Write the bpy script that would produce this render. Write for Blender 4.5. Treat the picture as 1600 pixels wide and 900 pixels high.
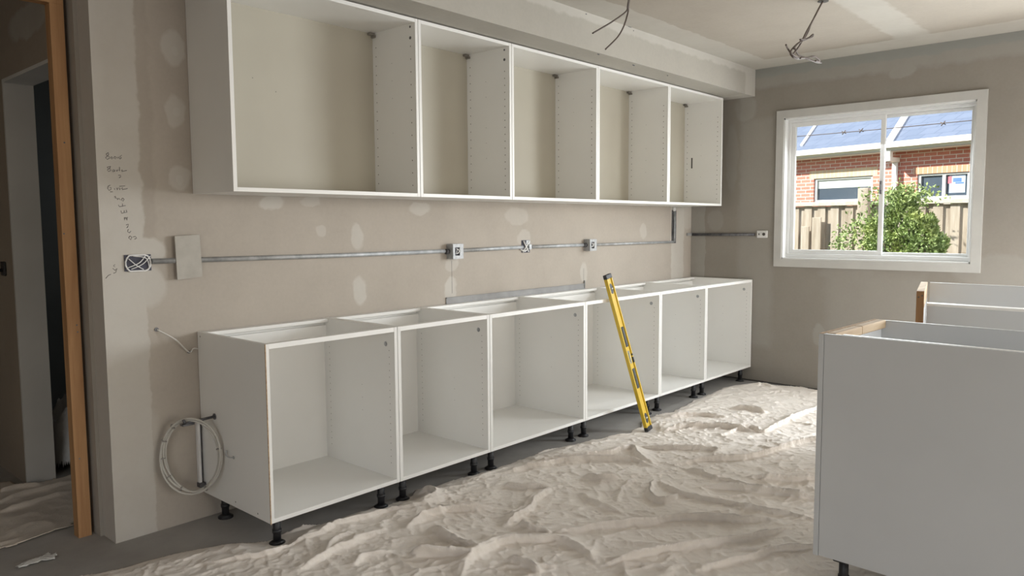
import bpy, bmesh, math, random
import numpy as np
from mathutils import Vector, Matrix
random.seed(7); rng = np.random.default_rng(11)
S = bpy.context.scene
for o in list(bpy.data.objects): bpy.data.objects.remove(o)
COL = S.collection
R = math.radians

# ------------------------------------------------------------------ camera
F_PX = 1185.0152
CP = Vector((-1.58491, -3.35895, 1.34654))
CR = Vector((0.668634, -0.743565, -0.006326)); CU = Vector((0.06621, 0.0510596, 0.9964985)); CF = Vector((0.740638, 0.6667117, -0.0833715))
cam = bpy.data.cameras.new('camera'); cam.sensor_width = 36; cam.lens = F_PX / 1600 * 36; cam.clip_start = .05; cam.clip_end = 200
co = bpy.data.objects.new('camera', cam); COL.objects.link(co)
m3 = Matrix((CR, CU, -CF)).transposed(); co.matrix_world = Matrix.Translation(CP) @ m3.to_4x4()
S.camera = co
def ray(px, py): return CF * F_PX + CR * (px - 800) - CU * (py - 450)
def at_x(px, py, x): d = ray(px, py); return CP + d * ((x - CP.x) / d.x)
def at_y(px, py, y): d = ray(px, py); return CP + d * ((y - CP.y) / d.y)
def at_z(px, py, z): d = ray(px, py); return CP + d * ((z - CP.z) / d.z)

# ------------------------------------------------------------------ light
S.view_settings.view_transform = 'Standard'; S.view_settings.look = 'None'
S.view_settings.gamma = 1; S.view_settings.exposure = 0.0; S.view_settings.use_curve_mapping = False
W = bpy.data.worlds.new('world'); S.world = W; W.use_nodes = True
wn = W.node_tree.nodes; wl = W.node_tree.links
bg = wn['Background']; sky = wn.new('ShaderNodeTexSky'); sky.sky_type = 'NISHITA'; sky.sun_disc = False
sky.sun_elevation = R(48); sky.sun_rotation = R(200); sky.air_density = 1.2; sky.dust_density = 3
wl.new(sky.outputs[0], bg.inputs[0]); bg.inputs[1].default_value = 0.30
sun = bpy.data.lights.new('sun', 'SUN'); sun.energy = 11.0; sun.angle = R(1.0); sun.color = (1, .95, .87)
so = bpy.data.objects.new('sun', sun); COL.objects.link(so)
so.rotation_euler = Vector((0.50, -0.75, -0.58)).to_track_quat('-Z', 'Y').to_euler()
def area(name, loc, direction, sx, sy, power, col):
    l = bpy.data.lights.new(name, 'AREA'); l.shape = 'RECTANGLE'; l.size = sx; l.size_y = sy; l.energy = power; l.color = col
    o = bpy.data.objects.new(name, l); COL.objects.link(o); o.location = loc
    o.rotation_euler = Vector(direction).to_track_quat('-Z', 'Z').to_euler(); return o
# daylight entering by the glazed doors behind the camera and on the window side
area('daylight_garden_door', (1.6, -7.3, 1.3), (0, 1, 0.0), 4.4, 2.3, 92, (1, .965, .92))
area('added_left_fill', (-3.68, -3.9, 1.45), (1, .12, -.05), 2.4, 1.7, 30, (1, .97, .93))  # added fill from an unseen left opening, brightens the left-facing panels
area('daylight_side_door', (4.85, -4.0, 1.2), (-1, .1, -.55), 2.2, 2.1, 250, (.93, .97, 1))
area('daylight_window', (4.78, -1.51, 1.65), (-1, 0, -.6), 1.25, 1.05, 32, (.93, .97, 1))

area('added_side_room_fill', (.9, 1.3, 1.6), (-1, 0, -.3), .9, 1.0, 2.0, (.95, .98, 1))  # added lamp standing in the side room to lift its darkness
# ------------------------------------------------------------------ materials
class NT:
    def __init__(s, name):
        s.m = bpy.data.materials.new(name); s.m.use_nodes = True; s.t = s.m.node_tree
        s.b = s.t.nodes['Principled BSDF']; s.tc = None
    def n(s, k, **kw):
        x = s.t.nodes.new(k)
        for a, v in kw.items(): setattr(x, a, v)
        return x
    def L(s, a, b): s.t.links.new(a, b)
    def co(s):
        if not s.tc: s.tc = s.n('ShaderNodeTexCoord')
        return s.tc.outputs['Object']
    def math(s, op, a, b=None, c=None):
        x = s.n('ShaderNodeMath', operation=op)
        for i, v in enumerate((a, b, c)):
            if v is None: continue
            if isinstance(v, (int, float)): x.inputs[i].default_value = v
            else: s.L(v, x.inputs[i])
        return x.outputs[0]
    def noise(s, scale, detail=4, rough=.55, vec=None, dist=0):
        x = s.n('ShaderNodeTexNoise'); x.inputs['Scale'].default_value = scale; x.inputs['Detail'].default_value = detail
        x.inputs['Roughness'].default_value = rough; x.inputs['Distortion'].default_value = dist
        s.L(vec or s.co(), x.inputs['Vector']); return x.outputs['Fac'], x.outputs['Color']
    def ramp(s, f, stops):
        x = s.n('ShaderNodeValToRGB'); e = x.color_ramp.elements
        e[0].position, e[0].color = stops[0][0], (*stops[0][1], 1); e[1].position, e[1].color = stops[-1][0], (*stops[-1][1], 1)
        for p, c in stops[1:-1]: k = e.new(p); k.color = (*c, 1)
        s.L(f, x.inputs[0]); return x.outputs[0]
    def mix(s, f, a, b, mode='MIX'):
        x = s.n('ShaderNodeMix', data_type='RGBA', blend_type=mode)
        for i, v in ((0, f), (6, a), (7, b)):
            if isinstance(v, (int, float)): x.inputs[i].default_value = v
            elif isinstance(v, tuple): x.inputs[i].default_value = (*v, 1)
            else: s.L(v, x.inputs[i])
        return x.outputs[2]
    def map(s, f, a, b, c, d):
        x = s.n('ShaderNodeMapRange'); s.L(f, x.inputs[0])
        for i, v in enumerate((a, b, c, d)): x.inputs[i + 1].default_value = v
        return x.outputs[0]
    def bump(s, h, dist=.002, st=.5):
        x = s.n('ShaderNodeBump'); x.inputs['Strength'].default_value = st; x.inputs['Distance'].default_value = dist
        s.L(h, x.inputs['Height']); s.L(x.outputs[0], s.b.inputs['Normal'])
    def base(s, c):
        if isinstance(c, tuple): s.b.inputs['Base Color'].default_value = (*c, 1)
        else: s.L(c, s.b.inputs['Base Color'])
        return s
    def set(s, **kw):
        for k, v in kw.items(): s.b.inputs[k.replace('_', ' ')].default_value = v
        return s
def srgb(r, g, b): return tuple(((c / 255) / 12.92 if c <= 10 else ((c / 255 + .055) / 1.055) ** 2.4) for c in (r, g, b))
def mottled(name, c1, c2, scale=3, rough=.5, bump=0, bscale=60, metal=0, **kw):
    t = NT(name); f, _ = t.noise(scale); t.base(t.ramp(f, [(.35, c1), (.65, c2)])); t.set(Roughness=rough, Metallic=metal, **kw)
    if bump: g, _ = t.noise(bscale, 3); t.bump(g, bump)
    return t.m

def patched(name, axes, base1, base2, comp, ells=(), bands=(), darks=(), stain=None):
    """bare plasterboard with trowelled joint compound: ellipses (cu,cv,ru,rv,strength) and bands (u0,u1,v0,v1,strength)"""
    t = NT(name); sep = t.n('ShaderNodeSeparateXYZ'); t.L(t.co(), sep.inputs[0])
    U, V = sep.outputs[axes[0]], sep.outputs[axes[1]]
    nf, nc = t.noise(9, 3); ns = t.n('ShaderNodeSeparateColor'); t.L(nc, ns.inputs[0])
    du = t.math('MULTIPLY', t.math('SUBTRACT', ns.outputs[0], .5), .07); dv = t.math('MULTIPLY', t.math('SUBTRACT', ns.outputs[1], .5), .07)
    Uw, Vw = t.math('ADD', U, du), t.math('ADD', V, dv)
    f1, _ = t.noise(1.1, 5, .6); f2, _ = t.noise(55, 3, .6); f3, _ = t.noise(6, 4, .6)
    c = t.ramp(f1, [(.3, base1), (.7, base2)])
    c = t.mix(t.map(f2, .3, .7, 0, .10), c, tuple(x * .55 for x in base1))
    c = t.mix(t.map(f3, .35, .75, 0, .14), c, tuple(min(1, x * 1.25) for x in base2))
    def rect(b, soft=.006):
        u0, u1, v0, v1 = b[:4]
        a = t.math('DIVIDE', t.math('ABSOLUTE', t.math('SUBTRACT', Uw, (u0 + u1) / 2)), 1)
        p = t.math('SUBTRACT', (u1 - u0) / 2, a)
        q = t.math('SUBTRACT', (v1 - v0) / 2, t.math('ABSOLUTE', t.math('SUBTRACT', Vw, (v0 + v1) / 2)))
        return t.map(t.math('MINIMUM', p, q), -soft, soft, 0, b[4])
    mask = None
    for b in bands:
        r = rect(b, b[5] if len(b) > 5 else .006); mask = r if mask is None else t.math('MAXIMUM', mask, r)
    for (cu, cv, ru, rv, s) in ells:
        a = t.math('DIVIDE', t.math('SUBTRACT', Uw, cu), ru); b = t.math('DIVIDE', t.math('SUBTRACT', Vw, cv), rv)
        d = t.math('SQRT', t.math('ADD', t.math('MULTIPLY', a, a), t.math('MULTIPLY', b, b)))
        r = t.map(d, .82, 1.05, s, 0); mask = r if mask is None else t.math('MAXIMUM', mask, r)
    if mask is not None:
        streak, _ = t.noise(4, 4, .7); mk = t.math('MULTIPLY', mask, t.map(streak, .3, .6, .7, 1.0))
        c = t.mix(mk, c, comp)
    for d in darks: c = t.mix(rect(d, .01), c, d[5])
    t.base(c); t.set(Roughness=.9)
    t.bump(f2, .0006, .5); return t.m

PB1, PB2 = (.40, .355, .305), (.47, .42, .365)
COMP = (.56, .535, .49)
WHITE = mottled('white_melamine', (.80, .79, .76), (.83, .82, .79), 2, .38)
EDGE = mottled('white_edge_band', (.86, .85, .82), (.88, .87, .84), 5, .4)
HOLE = mottled('dark_hole', (.06, .055, .05), (.09, .08, .07), 9, .8)
HOLEW = mottled('shelf_pin_hole', (.20, .185, .16), (.25, .23, .20), 9, .8)
CREAMP = mottled('cream_hardboard_back', (.44, .405, .33), (.48, .45, .37), 1.2, .5)
RAWCORE = mottled('raw_chipboard_edge', srgb(150, 120, 90), srgb(190, 165, 130), 120, .8)
GREYP = mottled('cool_grey_white_panel', (.60, .61, .615), (.63, .64, .645), 2, .45)
BLACKP = mottled('black_plastic', (.012, .012, .014), (.02, .02, .022), 6, .45)
GALV = mottled('galvanised_steel', (.36, .37, .38), (.52, .53, .54), 25, .6, metal=.6)
DARKMET = mottled('dark_steel', (.10, .10, .11), (.2, .2, .21), 25, .5, metal=.7)
def wood(name, c1, c2, sc=(6, 6, 60), axis_long=2):
    t = NT(name); mp = t.n('ShaderNodeMapping'); t.L(t.co(), mp.inputs[0])
    s = [28, 28, 28]; s[axis_long] = 1.6; mp.inputs['Scale'].default_value = s
    f, _ = t.noise(1.0, 5, .6, mp.outputs[0], .6); g, _ = t.noise(2.2, 3)
    t.base(t.mix(t.map(g, .35, .7, 0, .35), t.ramp(f, [(.3, c1), (.5, tuple((a + b) / 2 for a, b in zip(c1, c2))), (.7, c2)]), c1)); t.set(Roughness=.7); t.bump(f, .001, .4); return t.m
PINE = wood('orange_pine', srgb(150, 108, 70), srgb(190, 148, 104))
PINE_P = wood('pale_pine_y', srgb(176, 150, 118), srgb(214, 194, 164), axis_long=0)
PINE_D = wood('weathered_pine', srgb(122, 88, 54), srgb(158, 118, 76))
# floor: bare concrete with dust
def concrete():
    t = NT('bare_concrete'); f, _ = t.noise(1.6, 7, .62); g, _ = t.noise(14, 5, .6); h, _ = t.noise(90, 3)
    c = t.ramp(f, [(.3, (.27, .256, .236)), (.5, (.35, .333, .31)), (.72, (.44, .42, .39))])
    c = t.mix(t.map(g, .55, .75, 0, .5), c, (.36, .34, .31)); t.base(c); t.set(Roughness=.75); t.bump(h, .0012, .6); return t.m
CONC = concrete()
def canvas(name, c1, c2):
    t = NT(name); f, _ = t.noise(2.0, 6, .6); g, _ = t.noise(70, 5, .7); h, _ = t.noise(420, 2); k, _ = t.noise(26, 5, .65, None, 1.2)
    t.base(t.ramp(f, [(.3, c1), (.7, c2)])); t.set(Roughness=.95)
    s = t.math('ADD', t.math('MULTIPLY', g, .35), t.math('ADD', t.math('MULTIPLY', h, .1), t.math('MULTIPLY', k, .9)))
    t.bump(s, .008, .5); return t.m
CANVAS = canvas('cotton_drop_cloth', (.74, .675, .605), (.82, .76, .69))
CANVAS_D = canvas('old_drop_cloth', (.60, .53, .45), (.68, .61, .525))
WRAG = canvas('white_rag', (.62, .61, .58), (.74, .73, .70))
FRAMEW = mottled('white_window_frame', (.74, .74, .73), (.78, .78, .77), 4, .4)
TRIMW = mottled('shade_darkened_trim', (.50, .49, .465), (.55, .54, .51), 5, .6)  # white trim, its room-side shade darkened into the colour
YEL = mottled('yellow_enamel', (.62, .40, .016), (.68, .45, .02), 6, .35, **{'Coat_Weight': .3})
YELD = mottled('yellow_edge_rail', (.60, .40, .02), (.66, .45, .03), 6, .35)
VIAL = mottled('pale_vial_fluid', (.55, .58, .50), (.66, .68, .58), 6, .15)
CABLE = mottled('brown_grey_cable', (.085, .065, .055), (.13, .10, .085), 12, .6)
WIREM = mottled('pale_wire', (.62, .60, .56), (.7, .68, .64), 9, .5)
COILM = mottled('cream_conduit', (.46, .44, .40), (.54, .52, .475), 12, .5)
PENCIL = mottled('pencil_line', (.16, .15, .15), (.22, .21, .2), 40, .8)
BOXIN = mottled('socket_inside', (.03, .03, .05), (.06, .06, .09), 20, .6)
BOXW = mottled('white_socket_plastic', (.72, .71, .70), (.78, .77, .76), 8, .5)
PLAS = mottled('plaster_patch', (.40, .375, .335), (.46, .435, .39), 14, .9, .0008, 30)
GREENB = mottled('moisture_board', (.16, .175, .172), (.19, .205, .20), 2, .9)
def glassm(name, tint=(1, 1, 1)):
    t = NT(name); t.set(Roughness=0.0, IOR=1.45, Transmission_Weight=1.0); t.base(tint)
    # thin architectural glass: lets daylight straight through with a faint reflection
    tr = t.n('ShaderNodeBsdfTransparent'); gl = t.n('ShaderNodeBsdfGlossy'); gl.inputs['Roughness'].default_value = .02
    lw = t.n('ShaderNodeLayerWeight'); lw.inputs[0].default_value = .35
    mx = t.n('ShaderNodeMixShader'); t.L(t.math('MULTIPLY', lw.outputs['Fresnel'], .35), mx.inputs[0]); t.L(tr.outputs[0], mx.inputs[1]); t.L(gl.outputs[0], mx.inputs[2])
    tr.inputs[0].default_value = (*tint, 1)
    t.L(mx.outputs[0], t.t.nodes['Material Output'].inputs[0]); return t.m
GLASS = glassm('clear_glass', (.96, .98, .97))
GLASS_D = mottled('dark_window_glass', (.05, .07, .10), (.08, .10, .13), 1, .08)
BLIND = mottled('pale_roller_blind', (.55, .58, .55), (.6, .62, .6), 3, .7)
def bricks(name, c1, c2, mortar, bw, bh, soldier=False):
    t = NT(name); sp = t.n('ShaderNodeSeparateXYZ'); t.L(t.co(), sp.inputs[0]); cb = t.n('ShaderNodeCombineXYZ')
    t.L(sp.outputs[0], cb.inputs[0]); t.L(sp.outputs[2], cb.inputs[1])
    b = t.n('ShaderNodeTexBrick'); t.L(cb.outputs[0], b.inputs['Vector']); b.offset = 0 if soldier else .5
    b.inputs['Color1'].default_value = (*c1, 1); b.inputs['Color2'].default_value = (*c2, 1); b.inputs['Mortar'].default_value = (*mortar, 1)
    b.inputs['Scale'].default_value = 1; b.inputs['Brick Width'].default_value = bw; b.inputs['Row Height'].default_value = bh; b.inputs['Mortar Size'].default_value = .007; b.inputs['Bias'].default_value = .1
    f, _ = t.noise(5, 4); t.base(t.mix(t.map(f, .3, .7, 0, .35), b.outputs[0], tuple(x * 1.35 for x in c1))); t.set(Roughness=.9); t.bump(b.outputs['Fac'], .004, -.6); return t.m
BRICK = bricks('red_brick', (.50, .165, .12), (.60, .23, .17), (.74, .68, .62), .215, .069)
BRICKY = bricks('cream_soldier_brick', (.62, .42, .27), (.70, .52, .34), (.62, .56, .48), .082, .24, True)
def roofm():
    t = NT('slate_blue_roof'); sp = t.n('ShaderNodeSeparateXYZ'); t.L(t.co(), sp.inputs[0]); cb = t.n('ShaderNodeCombineXYZ')
    t.L(sp.outputs[0], cb.inputs[0]); t.L(sp.outputs[1], cb.inputs[1])
    b = t.n('ShaderNodeTexBrick'); t.L(cb.outputs[0], b.inputs['Vector'])
    b.inputs['Color1'].default_value = (.15, .18, .25, 1); b.inputs['Color2'].default_value = (.18, .21, .285, 1); b.inputs['Mortar'].default_value = (.12, .145, .21, 1)
    b.inputs['Scale'].default_value = 1; b.inputs['Brick Width'].default_value = .30; b.inputs['Row Height'].default_value = .33; b.inputs['Mortar Size'].default_value = .012
    t.base(b.outputs[0]); t.set(Roughness=.45); t.bump(b.outputs['Fac'], .01, -.5); return t.m
ROOF = roofm()
def palingm():
    t = NT('weathered_paling'); mp = t.n('ShaderNodeMapping'); t.L(t.co(), mp.inputs[0]); mp.inputs['Scale'].default_value = (9, 9, 1.0)
    f, _ = t.noise(1.3, 5, .65, mp.outputs[0]); t.base(t.ramp(f, [(.3, (.30, .24, .185)), (.5, (.44, .375, .305)), (.7, (.54, .485, .42))])); t.set(Roughness=.9); t.bump(f, .003, .5); return t.m
PALE = palingm()
def leafm():
    t = NT('green_leaf'); f, _ = t.noise(3.5, 3); g, _ = t.noise(30, 2)
    c = t.ramp(f, [(.3, (.14, .22, .08)), (.5, (.24, .33, .12)), (.7, (.42, .48, .17))]); t.base(t.mix(t.map(g, .4, .7, 0, .5), c, (.42, .50, .18)))
    t.set(Roughness=.5); return t.m
LEAF = leafm()
BARK = mottled('brown_stem', (.12, .085, .05), (.18, .13, .08), 9, .9)
GRASS = mottled('lawn', (.05, .075, .03), (.11, .13, .055), 12, .95, .01, 80)

# ------------------------------------------------------------------ mesh helpers
class MB:
    def __init__(s): s.bm = bmesh.new()
    def box(s, x0, x1, y0, y1, z0, z1, mi=0, bev=0):
        vs = [s.bm.verts.new((x, y, z)) for x in (x0, x1) for y in (y0, y1) for z in (z0, z1)]
        fs = []
        for q in ((0, 1, 3, 2), (4, 6, 7, 5), (0, 4, 5, 1), (2, 3, 7, 6), (0, 2, 6, 4), (1, 5, 7, 3)):
            f = s.bm.faces.new([vs[i] for i in q]); f.material_index = mi; fs.append(f)
        if bev:
            es = list({e for f in fs for e in f.edges}); bmesh.ops.bevel(s.bm, geom=es, offset=bev, segments=1, affect='EDGES', clamp_overlap=True)
        return s
    def prism(s, pts, vec, mi=0):
        a = [s.bm.verts.new(p) for p in pts]; b = [s.bm.verts.new(Vector(p) + Vector(vec)) for p in pts]; n = len(a)
        fs = [s.bm.faces.new(a), s.bm.faces.new(b[::-1])] + [s.bm.faces.new((a[i], b[i], b[(i + 1) % n], a[(i + 1) % n])) for i in range(n)]
        for f in fs: f.material_index = mi
        return s
    def cyl(s, c, r, h, axis='z', n=20, r2=None, mi=0):
        """from c along axis by h"""
        r2 = r if r2 is None else r2; A = {'x': (Vector((0, 1, 0)), Vector((0, 0, 1)), Vector((1, 0, 0))), 'y': (Vector((1, 0, 0)), Vector((0, 0, 1)), Vector((0, 1, 0))), 'z': (Vector((1, 0, 0)), Vector((0, 1, 0)), Vector((0, 0, 1)))}[axis]
        c = Vector(c); ring = lambda rr, o: [s.bm.verts.new(c + A[2] * o + (A[0] * math.cos(2 * math.pi * k / n) + A[1] * math.sin(2 * math.pi * k / n)) * rr) for k in range(n)]
        a, b = ring(r, 0), ring(r2, h); fs = [s.bm.faces.new(a), s.bm.faces.new(b[::-1])]
        for i in range(n): f = s.bm.faces.new((a[i], b[i], b[(i + 1) % n], a[(i + 1) % n])); f.smooth = True; fs.append(f)
        for f in fs: f.material_index = mi
        return s
    def tube(s, pts, r, n=8, closed=False, mi=0, flat=None):
        pts = [Vector(p) for p in pts]; m = len(pts); rings = []; up = Vector((0.13, .27, .95))
        for i, p in enumerate(pts):
            a = pts[(i - 1) % m] if (closed or i) else p; b = pts[(i + 1) % m] if (closed or i < m - 1) else p
            d = (b - a).normalized(); u = d.cross(up)
            if u.length < 1e-4: u = d.cross(Vector((1, 0, 0)))
            u.normalize(); v = d.cross(u).normalized(); up = -u.cross(d) if False else up
            rr = r[i] if isinstance(r, (list, tuple)) else r
            rings.append([s.bm.verts.new(p + (u * math.cos(2 * math.pi * k / n) + v * math.sin(2 * math.pi * k / n)) * rr) for k in range(n)])
        for i in range(m if closed else m - 1):
            a, b = rings[i], rings[(i + 1) % m]
            for k in range(n): f = s.bm.faces.new((a[k], a[(k + 1) % n], b[(k + 1) % n], b[k])); f.smooth = True; f.material_index = mi
        if not closed:
            for q in (rings[0], rings[-1][::-1]): s.bm.faces.new(q).material_index = mi
        return s
    def disc(s, c, r, nrm, mi=0, n=8):
        c = Vector(c); nrm = Vector(nrm).normalized(); u = nrm.orthogonal().normalized(); v = nrm.cross(u)
        f = s.bm.faces.new([s.bm.verts.new(c + (u * math.cos(2 * math.pi * k / n) + v * math.sin(2 * math.pi * k / n)) * r) for k in range(n)]); f.material_index = mi; return s
    def build(s, name, mats, parent=None, loc=None):
        bmesh.ops.recalc_face_normals(s.bm, faces=s.bm.faces[:])
        me = bpy.data.meshes.new(name); s.bm.to_mesh(me); s.bm.free()
        for m in (mats if isinstance(mats, (list, tuple)) else [mats]): me.materials.append(m)
        o = bpy.data.objects.new(name, me); COL.objects.link(o)
        if parent: o.parent = parent
        if loc: o.location = loc
        return o
def tag(o, label=None, cat=None, group=None, kind=None):
    if label: o['label'] = label
    if cat: o['category'] = cat
    if group: o['group'] = group
    if kind: o['kind'] = kind
    return o
def thing(name, label, cat, loc=(0, 0, 0), rz=0, group=None):
    o = bpy.data.objects.new(name, None); COL.objects.link(o); o.empty_display_size = .1
    o.location = loc; o.rotation_euler = (0, 0, rz); return tag(o, label, cat, group)
def struct(o): o['kind'] = 'structure'; return o
def catmull(pts, k=6, closed=False):
    P = [Vector(p) for p in pts]; n = len(P); out = []
    for i in range(n if closed else n - 1):
        g = (lambda j: P[j % n]) if closed else (lambda j: P[min(max(j, 0), n - 1)])
        a, b, c, d = g(i - 1), g(i), g(i + 1), g(i + 2)
        for q in range(k):
            t = q / k; out.append(.5 * ((2 * b) + (c - a) * t + (2 * a - 5 * b + 4 * c - d) * t * t + (3 * b - a - 3 * c + d) * t ** 3))
    if not closed: out.append(P[-1])
    return out

# ------------------------------------------------------------------ room shell
XW, CH = 4.5468, 2.614
XL, YF = -3.6, -7.2
WY0, WY1, WZ0, WZ1 = -2.19, -.832, 1.05, 2.19      # window opening
BZ, DB = 2.395, .573
m_back = patched('plasterboard_back_wall', (0, 2), PB1, PB2, COMP,
    ells=[(-.055, 2.123, .055, .075, .75), (-.058, 1.848, .05, .07, .7), (-.051, 1.556, .05, .065, .7), (-.045, 1.545, .022, .028, .9), (-.05, 1.845, .02, .026, .9), (-.05, 2.11, .02, .026, .9),
          (.40, 1.462, .075, .04, .75), (.902, 1.279, .05, .075, .7), (.91, .991, .05, .085, .8), (.677, 1.316, .03, .03, .5), (1.592, .955, .055, .085, .75),
          (2.942, .985, .05, .08, .6), (3.754, 1.282, .05, .06, .5), (1.60, 1.115, .06, .05, .6), (2.27, 1.255, .07, .06, .45), (1.35, 1.45, .09, .04, .5), (.62, 1.47, .06, .03, .5),
          (-.20, 1.245, .09, .055, .8), (-.215, 1.09, .09, .10, .7), (-.27, .40, .10, .20, .35), (2.2, 1.40, .12, .06, .4)],
    bands=[(-.42, -.215, -.1, 2.7, .75, .004), (4.20, 4.42, .4, 2.5, .8, .006), (4.40, 4.56, 1.3, 2.5, .5, .01)],
    darks=[(-.215, -.16, 1.3, 2.7, .25, (.30, .26, .215))])
mb = MB(); mb.box(-.39, XW + .15, 0, .13, 0, CH)
o = struct(mb.build('wall_back', m_back))
# pencil writing on the jointed strip at the wall's left end
strokes = [
 [(136,64),(124,72),(128,82),(140,84),(142,94),(130,101),(121,92),(130,83),(139,72),(134,63)], [(152,86),(148,94),(155,99),(160,91),(153,86)], [(170,84),(166,94),(174,98),(180,90),(171,84)], [(186,96),(188,88),(196,90),(194,98)], [(208,78),(198,85),(207,92),(198,99)],
 [(148,138),(130,143),(134,152),(148,152),(150,160),(136,166),(130,158),(140,150),(148,140)], [(166,156),(158,160),(160,168),(168,164),(168,156),(172,166)], [(178,158),(182,166),(188,156)], [(196,142),(196,164)], [(206,160),(214,156),(208,166),(236,160)],
 [(190,186),(202,186),(204,194),(194,200)],
 [(146,240),(136,244),(132,258),(140,268),(150,264),(152,254),(144,252)], [(146,276),(160,276)], [(168,258),(172,264)], [(180,254),(184,266),(190,254)], [(198,254),(198,266)], [(206,258),(214,252),(210,264),(240,258)], [(196,246),(226,244)],
 [(168,302),(176,300),(174,312)], [(182,308),(186,318),(194,310),(200,320)], [(212,310),(206,320),(216,326),(222,316),(214,309)],
 [(190,346),(196,356),(230,350)], [(212,340),(214,356)], [(204,378),(208,392),(238,386)], [(222,376),(222,388)], [(234,374),(236,384)],
 [(222,414),(224,430),(228,414)], [(232,414),(236,430),(240,412)], [(232,455),(244,450),(242,464),(236,470)], [(244,478),(240,490),(250,498),(258,488)], [(252,515),(246,526),(258,534),(264,522),(254,514)], [(270,520),(282,516),(290,526),(278,532)],
 [(172,668),(164,676),(172,682)], [(160,690),(172,700),(182,690),(176,712),(164,716)], [(122,744),(136,728),(150,722)]]
mb = MB()
for st in strokes:
    mb.tube([at_y(130 + x / 3.46, 220 + y / 3.46, -.0004) for x, y in st], .0014, 4)
tag(mb.build('pencil_writing', PENCIL, o), 'pencil scrawl of short words running down the pale strip')
mb = MB()     # ruled pencil lines either side of the hidden rail
mb.box(1.598, 1.6005, -.0006, 0, .93, 1.13); mb.box(2.940, 2.9425, -.0006, 0, .93, 1.02)
mb.build('pencil_rule_line', PENCIL, o)
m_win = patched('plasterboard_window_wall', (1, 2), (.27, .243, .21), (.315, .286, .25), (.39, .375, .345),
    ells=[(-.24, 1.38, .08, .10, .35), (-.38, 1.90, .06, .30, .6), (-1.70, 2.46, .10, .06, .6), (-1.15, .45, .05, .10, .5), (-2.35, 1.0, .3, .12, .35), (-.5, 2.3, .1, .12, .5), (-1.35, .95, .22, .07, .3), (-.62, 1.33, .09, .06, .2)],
    bands=[(-7, 0, 2.46, 2.56, .55, .02), (-1.9, -1.2, .1, .95, .30, .05), (-.139, .02, .5, 2.5, .65, .004), (-.75, -.45, .3, 2.2, .35, .03)],
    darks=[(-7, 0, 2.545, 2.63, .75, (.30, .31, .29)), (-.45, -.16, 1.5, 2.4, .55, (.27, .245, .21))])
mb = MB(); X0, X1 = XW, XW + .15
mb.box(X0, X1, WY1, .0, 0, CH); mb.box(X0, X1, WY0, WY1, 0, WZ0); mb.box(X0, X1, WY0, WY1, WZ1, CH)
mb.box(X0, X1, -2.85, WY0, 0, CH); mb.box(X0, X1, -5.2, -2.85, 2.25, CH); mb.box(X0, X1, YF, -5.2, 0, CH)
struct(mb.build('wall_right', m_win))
m_pl = patched('plasterboard_plain', (0, 2), PB1, PB2, COMP, bands=[(.7, .9, 0, 2.6, .6, .01)])
mb = MB(); mb.box(XL - .12, -.8, YF - .12, YF, 0, CH); mb.box(-.8, 4.0, YF - .12, YF, 2.35, CH); mb.box(4.0, X1, YF - .12, YF, 0, CH)
struct(mb.build('wall_front', m_pl))
mb = MB(); mb.box(XL - .12, XL, YF, -5.15, 0, CH); mb.box(XL - .12, XL, -2.65, 3.6, 0, CH); mb.box(XL - .12, XL, -5.15, -2.65, 0, .55); mb.box(XL - .12, XL, -5.15, -2.65, 2.35, CH); struct(mb.build('wall_left', m_pl))
# wall of the hall with a doorway to a dark room
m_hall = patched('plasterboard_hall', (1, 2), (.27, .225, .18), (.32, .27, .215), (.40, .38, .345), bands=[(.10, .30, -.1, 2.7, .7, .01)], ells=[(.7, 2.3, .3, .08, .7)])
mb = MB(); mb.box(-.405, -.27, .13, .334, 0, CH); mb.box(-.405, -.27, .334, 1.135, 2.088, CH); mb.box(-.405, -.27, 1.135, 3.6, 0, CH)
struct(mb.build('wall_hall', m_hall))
mb = MB(); mb.box(XL, -.27, 3.6, 3.72, 0, CH); struct(mb.build('wall_hall_end', m_hall))
mb = MB(); mb.box(-.27, 1.0, 2.35, 2.47, 0, CH); mb.box(.95, 1.05, .13, 2.35, 0, CH)
struct(mb.build('wall_side_room', GREENB))
# white reveal boards lining the doorway in the hall
mb = MB(); mb.box(-.41, -.275, 1.118, 1.136, 0, 2.088); mb.box(-.41, -.275, .336, 1.118, 2.072, 2.088)
struct(mb.build('trim_2', mottled('grey_reveal_board', (.52, .51, .48), (.57, .56, .53), 3, .7)))
mb = MB(); mb.box(XL - .3, X1 + .3, YF - .2, 3.9, -.12, 0); struct(mb.build('floor', CONC))
m_ceil = patched('plasterboard_ceiling', (0, 1), (.38, .335, .28), (.43, .385, .325), (.53, .51, .46),
    bands=[(-4, 5, -.80, -.56, .75, .006), (4.22, 4.6, -7, 0, .75, .008), (2.6, 4.6, -1.96, -1.74, .65, .012), (-4, 4.6, -3.2, -2.95, .6, .01)])
mb = MB(); mb.box(XL - .3, X1 + .3, YF - .2, 3.9, CH, CH + .15); struct(mb.build('ceiling', m_ceil))
m_bulk = patched('plaster_bulkhead', (0, 2), (.40, .375, .33), (.44, .415, .365), (.53, .51, .465), bands=[(-1, 5, 2.565, 2.63, .8, .008), (4.36, 4.6, 2.3, 2.7, .7, .01)])
mb = MB(); mb.box(-.39, XW, -DB, 0, BZ, CH); b_ = struct(mb.build('trim_bulkhead', m_bulk))
mb = MB(); p = at_y(982 + 8, 41, -DB); 
for (px, py, s) in ((984, 42, .018), (916, 22, .006), (990, 48, .004), (935, 85, .010), (990, 102, .012), (1043, 118, .006)):
    p = at_y(px, py, -DB - .0008); mb.box(p.x - s, p.x + s, p.y - .0004, p.y + .0008, p.z - .003, p.z + .003)
mb.build('knife_nick', DARKMET, b_)
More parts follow.
